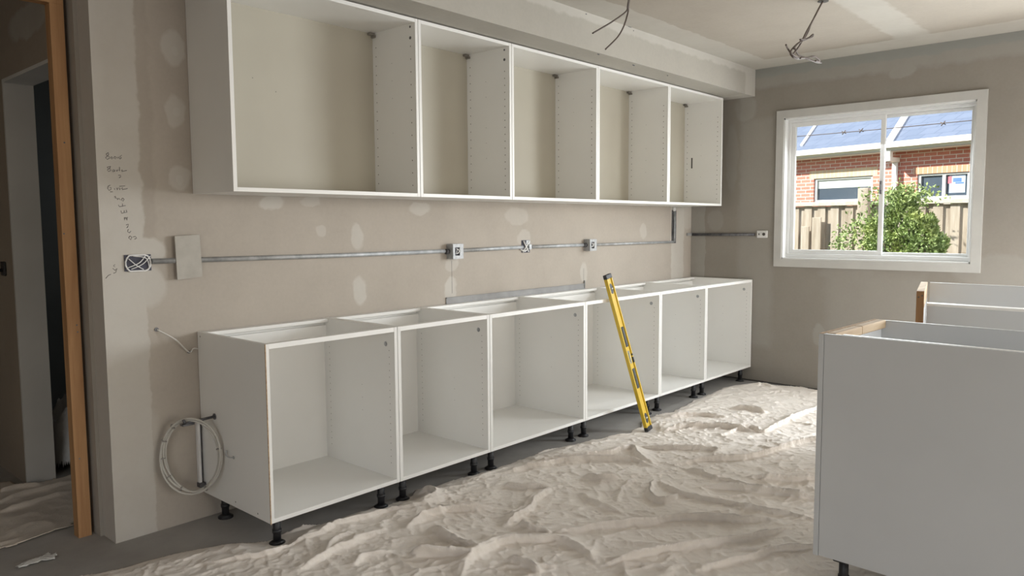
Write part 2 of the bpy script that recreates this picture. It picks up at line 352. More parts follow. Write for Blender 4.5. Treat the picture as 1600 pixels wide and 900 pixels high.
mb = MB(); mb.box(XW - .004, XW, -.70, -.0, .0, .012); mb.box(XW - .006, XW - .0, -1.9, -.7, 0, .01); struct(mb.build('gap_shade_strip', HOLE))  # dark strip painted in for the shade of the gap under the board

# ------------------------------------------------------------------ window
mb = MB(); t = .018; a = .062
mb.prism([(XW - t, WY0 - a, WZ0 - a), (XW - t, WY1 + a, WZ0 - a), (XW - t, WY1, WZ0), (XW - t, WY0, WZ0)], (t, 0, 0))
mb.prism([(XW - t, WY0 - a, WZ1 + a), (XW - t, WY1 + a, WZ1 + a), (XW - t, WY1, WZ1), (XW - t, WY0, WZ1)], (t, 0, 0))
mb.prism([(XW - t, WY0 - a, WZ0 - a), (XW - t, WY0, WZ0), (XW - t, WY0, WZ1), (XW - t, WY0 - a, WZ1 + a)], (t, 0, 0))
mb.prism([(XW - t, WY1 + a, WZ0 - a), (XW - t, WY1, WZ0), (XW - t, WY1, WZ1), (XW - t, WY1 + a, WZ1 + a)], (t, 0, 0))
struct(mb.build('trim_1', TRIMW))
mb = MB(); fx0, fx1 = XW + .055, XW + .145
mb.box(XW - .01, fx0 + .03, WY0, WY1, WZ0 - .0, WZ0 + .012); mb.box(XW - .01, fx0 + .03, WY0, WY1, WZ1 - .012, WZ1)
mb.box(XW - .01, fx0 + .03, WY0, WY0 + .01, WZ0, WZ1); mb.box(XW - .01, fx0 + .03, WY1 - .01, WY1, WZ0, WZ1)
mb.box(fx0, fx1, WY0 + .01, WY1 - .01, WZ0 + .012, WZ0 + .045, bev=.003); mb.box(fx0, fx1, WY0 + .01, WY1 - .01, WZ1 - .035, WZ1 - .012, bev=.003)
mb.box(fx0, fx1, WY1 - .035, WY1 - .01, WZ0 + .045, WZ1 - .035, bev=.003); mb.box(fx0, fx1, WY0 + .01, WY0 + .03, WZ0 + .045, WZ1 - .035, bev=.003)
win = struct(mb.build('window_1', FRAMEW))
YM = -1.555
def sash(x0, x1, ya, yb, name, fw=.028):
    m = MB(); z0, z1 = WZ0 + .046, WZ1 - .036
    m.box(x0, x1, ya, yb, z0, z0 + fw, bev=.002); m.box(x0, x1, ya, yb, z1 - fw, z1, bev=.002)
    m.box(x0, x1, ya, ya + fw, z0 + fw, z1 - fw, bev=.002); m.box(x0, x1, yb - fw, yb, z0 + fw, z1 - fw, bev=.002)
    s_ = m.build(name, FRAMEW, win); m = MB(); xm = (x0 + x1) / 2
    m.box(xm - .002, xm + .002, ya + fw, yb - fw, z0 + fw, z1 - fw); m.build('pane', GLASS, s_); return s_
sl = sash(XW + .062, XW + .088, YM - .026, WY1 - .036, 'sliding_sash', .032)
sash(XW + .10, XW + .125, WY0 + .031, YM + .012, 'fixed_sash', .020)
mb = MB(); mb.box(XW + .050, XW + .062, YM - .014, YM + .002, 1.56, 1.66, bev=.003); mb.box(XW + .038, XW + .052, YM - .012, YM - .001, 1.59, 1.63, bev=.003)
tag(mb.build('sash_latch', DARKMET, sl), 'dark metal latch')

# ------------------------------------------------------------------ outdoors
mb = MB(); mb.box(X1, 40, -25, 25, -.35, -.25); struct(mb.build('ground_lawn', GRASS))
mb = MB(); mb.box(XL - .7, X1 + .45, YF - .9, 4.4, CH + .15, CH + .3); struct(mb.build('roof_sun_block', TRIMW))  # unseen roof slab, put in to keep the sun off the rooms
FX = 8.0
fe = thing('paling_fence', 'weathered timber paling fence with capping seen through the window', 'fence', (FX, 0, -.25))
mb = MB(); y = -6.0; k = 0
while y < 4:
    w = random.uniform(.088, .104); h = 1.80 + random.uniform(-.006, .006); off = 0 if k % 2 else -.018
    if abs(y) < 9: mb.box(off, off + .014, y, y + w, 0, h)
    y += w * .82 + .004; k += 1
mb.build('paling', PALE, fe)
mb = MB(); mb.box(-.05, .04, -6, 4, 1.80, 1.85, bev=.004); mb.build('capping', mottled('bleached_timber_cap', (.50, .45, .38), (.62, .57, .49), 20, .9), fe)
mb = MB(); mb.box(-.06, -.02, -6, 4, 1.30 - .04, 1.30 + .035) if False else None; mb.box(-.062, -.02, -6, 4, .98, 1.04); mb.build('rail', PALE, fe)
for yy, hh, w in ((.27, 1.55, .10), (.13, 1.66, .11)):
    mb = MB(); mb.box(-.085, -.064, yy - w / 2, yy + w / 2, 0, hh, bev=.004); mb.build('batten', PALE, fe)
mb = MB(); mb.box(-.16, -.066, -.49, -.37, 0, 2.0, bev=.006); mb.build('post', PALE, fe)

bu = thing('garden_bush', 'leafy green bush growing in front of the fence outside', 'bush', (7.25, -1.10, -.25))
mb = MB(); stems = []
for i in range(26):
    a = random.uniform(0, 2 * math.pi); r = random.uniform(.12, .42); h = random.uniform(1.0, 1.85)
    pts = catmull([(0, 0, 0), (r * .25 * math.cos(a), r * .3 * math.sin(a), h * .45), (r * .75 * math.cos(a), r * 1.0 * math.sin(a), h * .98)], 5)
    mb.tube(pts, [.012 - .0008 * q for q in range(len(pts))], 5); stems.append(pts)
mb.build('stem', BARK, bu)
N = 21000; vs = []; fs = []
for i in range(N):
    while True:
        v = rng.normal(size=3); v /= np.linalg.norm(v); rr = rng.uniform(.55, 1.0) ** .5
        c = np.array([v[0] * .42, v[1] * .56, 1.15 + v[2] * .80]) * 1.0; c[:2] *= rr; c[2] = 1.12 + v[2] * .80 * rr - .30 * max(0, -v[1] - .1) * (v[2] > 0)
        lump = .86 + .16 * math.sin(v[1] * 7 + 1) * math.cos(v[2] * 6) + .10 * math.sin(v[2] * 13 + v[1] * 9)
        c[0] *= lump; c[1] *= lump; c[2] = 1.12 + (c[2] - 1.12) * lump
        if c[2] > .05: break
    if i < 2400:  # airy shoots to the left, beside the post, and pale tips above
        s = rng.integers(0, 14); c = np.array([rng.normal() * .10, .42 + .025 * s + rng.normal() * .05, .35 + rng.uniform(0, 1.45) * (1 - s * .02)])
        if i % 3 == 0: c = np.array([rng.normal() * .15, .10 + rng.normal() * .15, 1.86 + rng.normal() * .06])
    d = rng.normal(size=3) + v * 1.1 + np.array([-.2, 0, .25]); d /= np.linalg.norm(d); u = np.cross(d, rng.normal(size=3)); u /= np.linalg.norm(u)
    L = rng.uniform(.032, .062); w = L * .26; n_ = np.cross(d, u); b = len(vs)
    vs += [c, c + d * L * .45 + u * w + n_ * .004, c + d * L, c + d * L * .45 - u * w + n_ * .004, c + d * L * .5 - n_ * .004]
    fs += [(b, b + 1, b + 4), (b + 1, b + 2, b + 4), (b + 2, b + 3, b + 4), (b + 3, b, b + 4)]
me = bpy.data.meshes.new('foliage'); me.from_pydata([tuple(map(float, q)) for q in vs], [], fs); me.materials.append(LEAF)
fo = bpy.data.objects.new('foliage', me); COL.objects.link(fo); fo.parent = bu

ho = thing('brick_house', 'neighbouring red brick house with blue-grey roof beyond the fence', 'house', (13.4, .965, 0), math.atan2(.96794, .25119))
def wallpieces(m, holes, u0, u1, z0, z1, y0, y1):
    us = sorted(holes); cur = u0
    for (a, b, c, d) in us:
        m.box(cur, a, y0, y1, z0, z1); m.box(a, b, y0, y1, z0, c); m.box(a, b, y0, y1, d, z1); cur = b
    m.box(cur, u1, y0, y1, z0, z1)
H = [(-1.52, -.635, 1.74, 2.185), (.19, 1.43, 1.74, 2.215)]
mb = MB(); wallpieces(mb, H, -9, 8, -.25, 2.66, -.25, 0); mb.build('brick_wall', BRICK, ho)
mb = MB(); mb.box(.10, 1.53, -.02, .004, 2.215, 2.37); mb.build('soldier_course', BRICKY, ho)
mb = MB(); mb.box(-1.60, -.56, -.02, .004, 2.185, 2.30); mb.build('soldier_course', bricks('orange_soldier_brick', (.58, .27, .17), (.64, .32, .2), (.62, .55, .47), .082, .24, True), ho)
for i, (a, b, c, d) in enumerate(H):
    m = MB(); f = .05
    m.box(a, b, -.10, -.03, c, c + f); m.box(a, b, -.10, -.03, d - f * .7, d); m.box(a, a + f, -.10, -.03, c + f, d - f * .7); m.box(b - f, b, -.10, -.03, c + f, d - f * .7)
    if i == 0: m.box(-1.11, -1.06, -.10, -.03, c + f, d - f * .7)
    w_ = m.build('house_window', FRAMEW, ho)
    m = MB(); m.box(a + f, b - f, -.075, -.07, c + f, d - f * .7); m.build('pane', GLASS_D, w_)
    if i == 1: m = MB(); m.box(a + f, b - f, -.068, -.062, d - .20, d - f * .7); m.build('roller_blind', BLIND, w_)
    else:
        m = MB(); m.box(-1.42, -1.16, -.069, -.066, 1.84, 2.14, 0); m.box(-1.20, -1.13, -.066, -.064, 2.00, 2.12, 2); m.box(-1.36, -1.22, -.066, -.064, 2.02, 2.09, 1)
        for q in range(3): m.box(-1.40, -1.20, -.066, -.064, 1.87 + q * .045, 1.89 + q * .045, 3)
        m.box(-1.40, -1.26, -.066, -.064, 1.99, 2.015, 1)
        tag(m.build('posted_notice', [mottled('notice_sheet', (.5, .6, .78), (.6, .68, .82), 3, .5), mottled('notice_blue', (.06, .16, .5), (.1, .2, .55), 3, .5), mottled('notice_red', (.5, .12, .12), (.55, .15, .2), 3, .5), mottled('notice_grey', (.35, .42, .6), (.4, .46, .62), 3, .5)], w_), 'pale blue printed notice behind the glass')
mb = MB(); mb.box(-9, 8, -.0, .30, 2.60, 2.625); mb.box(-9, 8, .28, .30, 2.60, 2.72); mb.box(-9, 8, .30, .40, 2.655, 2.665); mb.box(-9, 8, .40, .41, 2.655, 2.755, bev=.002); mb.build('gutter', EDGE, ho)
mb = MB(); mb.cyl((-.27, .07, -.2), .05, 2.62, n=16); mb.box(-.33, -.21, .02, .34, 2.42, 2.50, bev=.01); mb.box(-.325, -.215, .24, .34, 2.42, 2.62, bev=.01); mb.build('downpipe', EDGE, ho)
mb = MB(); mb.prism([(-9, .40, 2.70), (-9, -5.2, 5.1), (-9, -5.2, 5.0), (-9, .40, 2.66)], (17, 0, 0)); mb.build('roof', ROOF, ho)
sl_ = (5.1 - 2.70) / 5.6
def onroof(px, py):
    d = ray(px, py); X = Vector((.25119, .96794, 0)); Yv = Vector((-.96794, .25119, 0)); p0 = CP - Vector((13.4, .965, 0))
    a = p0.dot(Yv); b = d.dot(Yv)     # local y ; z = 2.70+(.4-y)*s
    t = (2.70 + (.4 - a) * sl_ - CP.z) / (d.z + b * sl_); q = CP + d * t - Vector((13.4, .965, 0))
    return Vector((q.dot(X), q.dot(Yv), q.z))
for (p, q, w) in (((1390, 222), (1434, 152), .06), ((1252, 229), (1290, 174), .028)):
    a, b = onroof(*p), onroof(*q); a.z += .02; b.z += .02; mb = MB(); mb.tube([a, b], w, 8); mb.build('ridge_capping', EDGE, ho)
mb = MB(); a, b = at_x(1200, 217, 10.5), at_x(1560, 184, 10.5); mb.tube(catmull([a, (a + b) / 2 - Vector((0, 0, .01)), b], 6), .006, 6)
for px, py in ((1318, 207), (1345, 204), (1473, 193)):
    p = at_x(px, py, 10.5); mb.tube([p + Vector((0, -.03, .03)), p + Vector((0, .02, -.03))], .008, 5); mb.tube([p + Vector((0, .03, .02)), p + Vector((0, -.04, -.02))], .006, 5)
a2, b2 = a + (a - b) * 3, b + (b - a) * 3
mb.tube([a2, a], .006, 6); mb.tube([b, b2], .006, 6)
tag(mb.build('power_line', CABLE), 'thin dark overhead cable crossing in front of the roof', 'cable')

# ------------------------------------------------------------------ base cabinets
TP, ZB, D = .87, .1216, .5865
BX = [0, .688, 1.317, 2.173, 3.059, 3.732, 4.543]
T = .018
def leg(parent, x, y, h, mat=BLACKP):
    m = MB(); m.cyl((x, y, .012), .0165, h - .012, n=18); m.box(x - .035, x + .035, y - .028, y + .028, h - .012, h, bev=.003); m.cyl((x, y, h * .42), .0195, .014, n=18)
    l = m.build('leg', mat, parent)
    m = MB(); m.cyl((x, y, 0), .034, .007, n=24); m.cyl((x, y, .007), .034, .010, r2=.018, n=24); m.build('foot', mat, l)
def pins(m, x, nx, ys, z0, z1, step, r=.0024, skip=0):
    z = z0; k = 0
    while z < z1:
        for y in ys:
            if not (skip and random.random() < skip): m.disc((x + nx * .0004, y, z), r, (nx, 0, 0), 1)
        z += step
def base_cab(i, label):
    x0, x1 = BX[i], BX[i + 1] - .003; w = x1 - x0; h0 = ZB
    t = thing('base_cabinet', label, 'cabinet', (x0, 0, 0), 0, 'row of open white base cabinets')
    Y = -D; yb = -.004
    for s in (0, 1):
        m = MB(); a = 0 if s == 0 else w - T
        m.box(a, a + T, Y, yb, h0, TP, bev=.0008)
        if s == 1:
            pins(m, a, -1, (Y + .04,), h0 + .09, TP - .09, .032); pins(m, a, -1, (-.06,), h0 + .09, TP - .09, .032)
            pins(m, a, -1, (-.33,), h0 + .25, TP - .2, .064, .0018, .3)
        else: pins(m, T, 1, (-.06,), h0 + .09, TP - .09, .032)
        if i == 0 and s == 0:
            for yy, zz in ((-.03, TP - .02), (-.04, h0 + .02), (Y + .1, h0 + .02), (-.3, h0 + .025)): m.disc((-.0004, yy, zz), .004, (-1, 0, 0), 1)
        m.build('side_panel', [WHITE, HOLEW], t)
    m = MB(); m.disc((w - T - .0006, Y + .065, TP - .085), .012, (-1, 0, 0), 0, 14); m.cyl((w - T - .001, Y + .065, TP - .085), .006, -.004, 'x', 12); tag(m.build('cam_lock', GALV, t), 'small grey metal fitting')
    m = MB(); m.box(T, w - T, Y + .0005, yb, h0, h0 + T, bev=.0008)
    m.build('bottom_panel', WHITE, t)
    m = MB()
    if i == 2:
        m.box(T, w - T, yb - .012, yb, h0 + .075, TP - .001); m.box(T + .17, w - T, yb - .012, yb, h0 + T, h0 + .075)
    else: m.box(T, w - T, yb - .012, yb, h0 + T, TP - .001)
    m.build('back_panel', WHITE, t)
    m = MB(); m.box(T, w - T, Y + .0005, Y + .030, TP - .022, TP - .0005, bev=.0008); m.build('front_rail', EDGE, t)
    m = MB(); m.box(T, w - T, yb - .05, yb - .012, TP - T, TP - .001, bev=.0008); m.box(T, w - T, yb - .03, yb - .013, TP - .10, TP - .035); m.build('back_rail', WHITE, t)
    for lx in (.065, w - .065):
        for ly in (Y + .065, -.075): leg(t, lx, ly, h0)
    if i == 0:
        m = MB(); m.box(0, .004, Y - .001, Y + .002, h0 - .003, TP); m.build('raw_edge', RAWCORE, t)
bl = ['white open base cabinet at the left end of the row, beside the cable coil', 'narrow white open base cabinet second from the left in the long row',
      'wide white open base cabinet whose floor meets a dark cutout at the back', 'wide white open base cabinet behind the leaning yellow spirit level',
      'narrower white open base cabinet just right of the spirit level', 'white open base cabinet against the window wall, last in the row']
for i in range(6): base_cab(i, bl[i])
mb = MB(); p = Vector((BX[2] + .08, -.04, ZB + T)); mb.tube(catmull([p + Vector((-.02, .01, .006)), p + Vector((.02, -.02, .03)), p + Vector((.06, 0, .012)), p + Vector((.12, .01, .008))], 5), .008, 6)
tag(mb.build('cable_end', BLACKP), 'short black cable end poking through the cabinet cutout', 'cable')

# ------------------------------------------------------------------ wall cabinets
BRK = mottled('bracket_grey', (.17, .155, .135), (.24, .22, .19), 30, .6)
UX = [.007, 1.037, 1.747, 2.603, 3.519, 4.391]; UB, UT, DU = 1.492, 2.388, .3687
ul = ['white open wall cabinet at the left end, widest of the upper row', 'white open wall cabinet second from left, above the first socket box',
      'white open wall cabinet in the middle of the upper row', 'white open wall cabinet second from the right in the upper row',
      'white open wall cabinet with a black slot in its right side, nearest the window']
for i in range(5):
    x0, x1 = UX[i], UX[i + 1] - .003; w = x1 - x0
    t = thing('wall_cabinet', ul[i], 'cabinet', (x0, 0, UB), 0, 'row of open white wall cabinets'); h = UT - UB; Y = -DU; yb = -.002
    for s in (0, 1):
        m = MB(); a = 0 if s == 0 else w - T; m.box(a, a + T, Y, yb, 0, h, bev=.0008)
        if s == 1:
            pins(m, a, -1, (Y + .037,), .06, h - .13, .032 * (2 if i == 0 else 1.25), .0036); pins(m, a, -1, (-.05,), .08, h - .08, .032 * 1.5, .0034)
            pins(m, a, -1, (-.18,), .25, h - .12, .09, .002, .2)
        else: pins(m, T, 1, (-.05,), .08, h - .08, .048, .0022)
        m.build('side_panel', [WHITE, HOLEW], t)
    if i < 2:
        m = MB(); m.cyl((w - T - .001, Y + .037, h - .035), .006, -.001, 'x', 12); m.build('cam_lock', DARKMET, t); m = MB(); m.cyl((w - T - .001, Y + .037, h - .09), .008, -.001, 'x', 12); m.build('cam_lock', DARKMET, t)
    m = MB(); m.box(T, w - T, Y + .0005, yb, 0, T, bev=.0008); m.build('bottom_panel', WHITE, t)
    m = MB(); m.box(T, w - T, Y + .0005, yb, h - T, h, bev=.0008); m.build('top_panel', WHITE, t)
    m = MB(); m.box(T, w - T, yb - .020, yb - .010, T, h - T)
    if i == 0: m.disc((.30, yb - .0204, .55), .003, (0, -1, 0), 1); m.disc((.42, yb - .0204, .50), .003, (0, -1, 0), 1)
    m.build('back_panel', [CREAMP, HOLEW], t)
    m = MB(); m.box(w - T - .036, w - T - .002, yb - .045, yb - .021, h - T - .014, h - T - .001, bev=.002); m.box(w - T - .013, w - T - .001, yb - .052, yb - .021, h - T - .026, h - T - .013, bev=.002)
    tag(m.build('hanging_bracket', BRK, t), 'grey hanging bracket')
    if i == 2: m = MB(); m.box(.10, .112, yb - .03, yb - .021, h - T - .05, h - T - .015, bev=.002); m.build('screw_tab', GALV, t)
    if i == 4:
        p = at_x(1081, 255, x1 - T); m = MB(); m.box(w - T - .001, w - T + .002, p.y - .006, p.y + .006, p.z - UB - .045, p.z - UB + .045); tag(m.build('slot', HOLE, t), 'black vertical slot')

# ------------------------------------------------------------------ conduit and sockets
ZC = 1.19
def run(name, label, pts, cat='conduit', r=.012, mat=GALV):
    m = MB(); m.tube(pts, r, 12); return tag(m.build(name, mat), label, cat)
run('steel_conduit', 'grey steel conduit between the open socket hole and the first box', [(-.19, -.010, 1.198), (.8, -.012, 1.190), (1.53, -.012, ZC)])
run('steel_conduit', 'grey steel conduit between the first box and the crossed-wire box', [(1.66, -.012, ZC), (2.24, -.012, 1.195)])
run('steel_conduit', 'short grey steel conduit between the crossed-wire box and the third box', [(2.33, -.012, 1.195), (2.92, -.012, 1.193)])
run('steel_conduit', 'grey steel conduit running right from the third box to the riser', [(3.04, -.012, 1.192), (4.21, -.012, 1.188)], r=.010)
mb = MB(); mb.box(4.205, 4.262, -.004, 0, 1.178, 1.46); mb.box(4.205, 4.213, -.012, -.004, 1.178, 1.46); mb.box(4.254, 4.262, -.012, -.004, 1.178, 1.46); g_ = tag(mb.build('riser_channel', DARKMET), 'vertical steel channel rising under the last wall cabinets', 'conduit')
mb = MB(); mb.tube([(4.233, -.012, 1.185), (4.233, -.012, 1.45)], .009, 8); mb.build('riser_pipe', GALV, g_)
mb = MB(); mb.box(4.215, 4.252, -.014, -.001, 1.452, 1.485, bev=.003); mb.build('riser_clip', BOXW, g_)
run('steel_conduit', 'flat steel channel in the corner between back wall and window', [(XW - .012, -.02, 1.247), (XW - .012, -.60, 1.250)], r=.012, mat=DARKMET)
mb = MB(); mb.box(4.46, XW - .002, -.016, 0, 1.238, 1.262); tag(mb.build('corner_channel', GALV), 'short steel channel end at the room corner', 'conduit')
def socket_box(x, z, s, label, extra=0):
    t = thing('socket_box', label, 'socket box', (x, 0, z), 0)
    d = .055; m = MB(); w = s
    m.box(-w, w, -d, -.001, -w, -w + .003); m.box(-w, w, -d, -.001, w - .003, w); m.box(-w, -w + .003, -d, -.001, -w + .003, w - .003); m.box(w - .003, w, -d, -.001, -w + .003, w - .003); m.box(-w + .003, w - .003, -.004, -.001, -w + .003, w - .003)
    m.build('housing', GALV, t)
    m = MB(); m.box(-w * .96, w * .96, -d - .002, -d + .001, -w * .96, -w * .55, 0); m.box(-w * .96, w * .96, -d - .002, -d + .001, w * .55, w * .96); m.box(w * .3, w * .96, -d - .002, -d + .001, -w * .55, w * .55); m.box(-w * .96, -w * .6, -d - .002, -d + .001, -w * .55, w * .55)
    m.build('plaster_ring', mottled('bright_zinc', (.36, .37, .38), (.50, .51, .52), 60, .4), t)
    m = MB(); m.box(-w * .55, w * .25, -d * .85, -d * .8, -w * .5, w * .5); m.build('inside', BOXIN, t)
    m = MB()
    for q in range(3): m.tube(catmull([(-w * .5 + q * w * .3, -d * .7, -w * .5), (random.uniform(-.3, .3) * w, -d * .98, 0), (-w * .3 + q * w * .35, -d * .75, w * .5)], 5), .003, 6)
    m.build('wire', BOXW, t)
    m = MB(); m.cyl((-w, -.018, 0), .016, -.022, 'x', 14); m.build('connector', DARKMET, t)
socket_box(1.602, 1.187, .045, 'first and larger square metal socket box on the conduit, left of centre')
socket_box(2.985, 1.192, .043, 'second square metal socket box, to the right of the crossed wires')
t = thing('recessed_socket', 'recessed socket box with crossed white and blue wires between two metal boxes', 'socket box', (2.285, 0, 1.199))
mb = MB(); mb.box(-.042, .042, -.003, 0, -.042, .042); mb.build('inside', BOXIN, t)
mb = MB(); mb.tube([(-.035, -.006, -.038), (.036, -.006, .036)], .006, 6); mb.tube([(-.03, -.010, .036), (.02, -.010, -.036)], .0055, 6); mb.tube([(-.06, -.008, -.02), (-.01, -.006, -.032), (.03, -.008, -.01)], .005, 6); mb.build('wire', BOXW, t)
mb = MB(); mb.box(.0, .04, -.007, -.003, .015, .04); mb.box(.018, .042, -.02, -.003, -.02, .012); mb.build('plate', GALV, t)
c_ = at_y(215, 411, 0)
t = thing('open_junction_box', 'open white-rimmed junction box with tangled wires at the left wall end', 'socket box', (c_.x, 0, c_.z))
mb = MB(); w = .055
mb.box(-w, w, -.004, 0, -.034, .036, 0); mb.build('inside', BOXIN, t)
mb = MB(); pts = [(w * .95 * math.cos(a) if abs(math.cos(a)) > .3 else w * 1.0 * math.cos(a), -.006, .034 * max(-1, min(1, 1.35 * math.sin(a)))) for a in np.linspace(0, 2 * math.pi, 20)[:-1]]; mb.tube(pts, .004, 6, True); mb.build('rim', BOXW, t)
mb = MB()
for a, b, c in (((-.05, -.02), (.0, .0), (.03, .03)), ((-.04, .02), (-.01, -.01), (.02, -.028)), ((-.03, -.025), (.015, -.005), (.05, .028)), ((-.02, .03), (.03, .02), (.045, -.02))):
    mb.tube(catmull([(a[0], -.008, a[1]), (b[0], -.014, b[1]), (c[0], -.008, c[1])], 5), .0022, 5)
mb.build('wire', BOXW, t)
c_ = at_y(293, 401, -.02)
mb = MB(); mb.prism([(-.052, 0, -.10), (.062, 0, -.092), (.056, 0, .098), (-.056, 0, .092)], (0, -.008, 0)); 
tag(mb.build('plaster_patch_board', PLAS, loc=(c_.x, -.019, c_.z)), 'square pale plasterboard patch fixed over the conduit', 'patch')
t = thing('wall_socket', 'round-holed white socket mount between conduit and window', 'socket box', (XW, -.665, 1.253))
mb = MB(); mb.box(-.014, 0, -.045, .045, -.030, .030, bev=.003); mb.build('plate', BOXW, t)
mb = MB(); mb.cyl((-.014, -.018, 0), .022, -.006, 'x', 18); mb.build('rim', BOXW, t)
mb = MB(); mb.cyl((-.020, -.018, 0), .013, -.002, 'x', 14); mb.build('hole', HOLE, t)
mb = MB(); mb.box(-.016, -.014, .022, .030, -.008, .008); mb.build('screw_slot', HOLE, t)
mb = MB(); mb.box(1.545, 2.945, -.010, 0, .868, .874); mb.box(1.545, 2.945, -.006, 0, .874, .903); mb.box(1.545, 2.945, -.012, 0, .903, .908); mb.box(2.940, 2.946, -.012, 0, .87, .93)
for x in (1.552, 1.585, 2.93): mb.disc((x, -.0125, .906), .003, (0, -1, 0)); 
tag(mb.build('mounting_rail', mottled('dull_rail', (.27, .265, .26), (.34, .335, .33), 8, .6, metal=.1)), 'thin grey steel mounting rail on the wall just above the base cabinets', 'rail')

# small wire hanging by the left cabinet
A, B, C_ = at_y(245, 515, -.004), at_y(295, 550, -.02), at_y(309, 545, -.01)
mb = MB(); mb.tube(catmull([A, (A + B) / 2 + Vector((.004, -.02, .006)), B, (B + C_) / 2 + Vector((0, 0, .008)), C_], 6), .0034, 6); w0 = tag(mb.build('thin_wire', WIREM), 'short bent pale wire on the wall above the cable coil', 'wire')
mb = MB(); mb.cyl((A.x, -.003, A.z), .009, .003, 'y', 12); mb.cyl((B.x, B.y - .002, B.z), .007, .004, 'y', 10); mb.build('wire_hole', DARKMET, w0)

# coil
t = thing('cable_coil', 'round coil of cream flexible conduit hanging beside the left base cabinet', 'cable', (-.110, -.130, .343))
dv_ = Vector((.66, -.75, 0)).normalized(); nv = Vector((.75, .66, 0)).normalized()
mb = MB()
for k in range(4):
    pts = []
    for j in range(56):
        a = 2 * math.pi * j / 56; rr = 1 + .03 * math.sin(2 * a + 1.7 * k) - .028 * k
        pts.append(dv_ * (.132 * rr * math.cos(a) + .003 * math.sin(k)) + Vector((0, 0, (.170 * rr) * math.sin(a))) + nv * (.006 * (k - 1.5) + .004 * math.sin(3 * a + k)))
    mb.tube(pts, .0048, 8, True)
mb.build('loop', COILM, t)
for k, ang in enumerate((.2, 2.2, 2.7, 3.2, 3.75, 4.3, 5.2)):
    c = dv_ * (.127 * math.cos(ang)) + Vector((0, 0, .163 * math.sin(ang))); tn = (dv_ * (-math.sin(ang)) + Vector((0, 0, math.cos(ang)))).normalized()
    m = MB(); m.tube([c - tn * .0025, c + tn * .0025], .0125, 10); m.build('cable_tie', mottled('tie_grey', (.25, .24, .22), (.32, .3, .28), 9, .6) if k == 0 else bpy.data.materials['tie_grey'], t)
mb = MB(); mb.tube([(0, -.14, .500), (-.06, -.14, .498), (-.135, -.14, .493)], .006, 8); mb.tube([(-.135, -.14, .493), (-.142, -.14, .512)], .006, 8); mb.box(-.15, -.10, -.155, -.125, .486, .494); k_ = tag(mb.build('coil_hook', DARKMET), 'dark metal hook on the cabinet side carrying the coil', 'hook')
mb = MB(); mb.cyl((0, -.14, .5), .014, -.004, 'x', 14); mb.build('hook_plate', DARKMET, k_)
mb = MB(); mb.box(-.026, -.013, -.022, -.0, .164, .47, 0, .002); v_ = tag(mb.build('pipe_cover_strip', BOXW), 'narrow pale strip standing on the wall inside the coil', 'conduit')
mb = MB(); mb.tube([(-.008, -.012, .17), (-.008, -.012, .47)], .004, 6); mb.box(-.03, -.003, -.034, -.002, .155, .175); mb.build('strip_edge', DARKMET, v_)
mb = MB(); mb.tube(catmull([(0, -.30, .345), (-.012, -.285, .345), (-.016, -.262, .352), (-.010, -.255, .37)], 5), .003, 6); mb.cyl((0, -.30, .345), .007, -.003, 'x', 10); tag(mb.build('coil_clip', GALV), 'tiny bent metal clip on the cabinet side at the coil edge', 'clip')

# ceiling wires
def wires(name, label, hub, lines, r=.0055, plane=-.9):
    t = thing(name, label, 'wire', hub)
    for L_ in lines:
        m = MB(); m.tube(catmull([Vector(p) - Vector(hub) for p in L_], 6), r, 7); m.build('wire', CABLE, t)
    m = MB(); m.cyl((0, 0, -.003), .03, .003, n=16); m.build('ceiling_hole', HOLE, t)
def py(pts, y): return [at_y(a, b, y + .01 * math.sin(i * 2.1)) for i, (a, b) in enumerate(pts)]
h1 = tuple(at_z(984, -14, CH))
wires('ceiling_wire', 'dark forked cable hanging from the ceiling by the bulkhead', h1, [
    [h1] + py([(981, 8), (978, 18), (958, 33), (940, 44), (926, 52)], -.9), [(h1[0] + .01, h1[1], h1[2])] + py([(982, 8), (981, 20), (975, 40), (965, 58), (946, 77)], -.9)], .0045)
hp = at_y(1284, 8, -1.7); h2 = (2.945, -1.7, CH)
wires('ceiling_wire', 'dark knotted cable bundle hanging from the ceiling nearer the window', h2, [
    [h2] + py([(1282, 9), (1272, 28), (1260, 50), (1250, 70), (1243, 80), (1238, 86)], -1.7),
    [h2] + py([(1281, 10), (1268, 36), (1258, 58), (1242, 72), (1235, 82), (1240, 90), (1250, 92)], -1.69),
    py([(1228, 70), (1231, 76), (1237, 84), (1248, 91)], -1.70), py([(1250, 62), (1262, 60), (1270, 54), (1268, 58), (1250, 66), (1240, 76)], -1.71),
    py([(1242, 76), (1248, 86), (1262, 92), (1275, 97), (1283, 98)], -1.69), py([(1250, 91), (1262, 90), (1272, 88), (1278, 92), (1281, 96), (1274, 95)], -1.70)], .0048)

# ------------------------------------------------------------------ spirit level
Bp = Vector((2.588, -.772, .0)); Tp = Vector((2.395, -.5775, 1.0)); Tp = Bp + (Tp - Bp)
z_ = (Tp - Bp).normalized(); L = (Tp - Bp).length + .015
x_ = (Vector((1, 0, 0)) - z_ * z_.x).normalized(); y_ = z_.cross(x_)
lv = thing('spirit_level', 'long yellow spirit level leaning against the base cabinets', 'spirit level')
lv.matrix_world = Matrix.Translation(Bp + Vector((0, -.016, .012))) @ Matrix((x_, y_, z_)).transposed().to_4x4()
hw, ht = .031, .0125
mb = MB(); ec = .028
mb.box(-hw, -hw + .010, -ht, ht, ec, L - ec, 1, .001); mb.box(hw - .010, hw, -ht, ht, ec, L - ec, 1, .001)
holes = [(.085, .032), (L - .095, .032)]
mb.box(-hw + .010, hw - .010, -.006, .006, ec, L - ec, 0)
mb.build('beam', [YEL, YELD], lv)
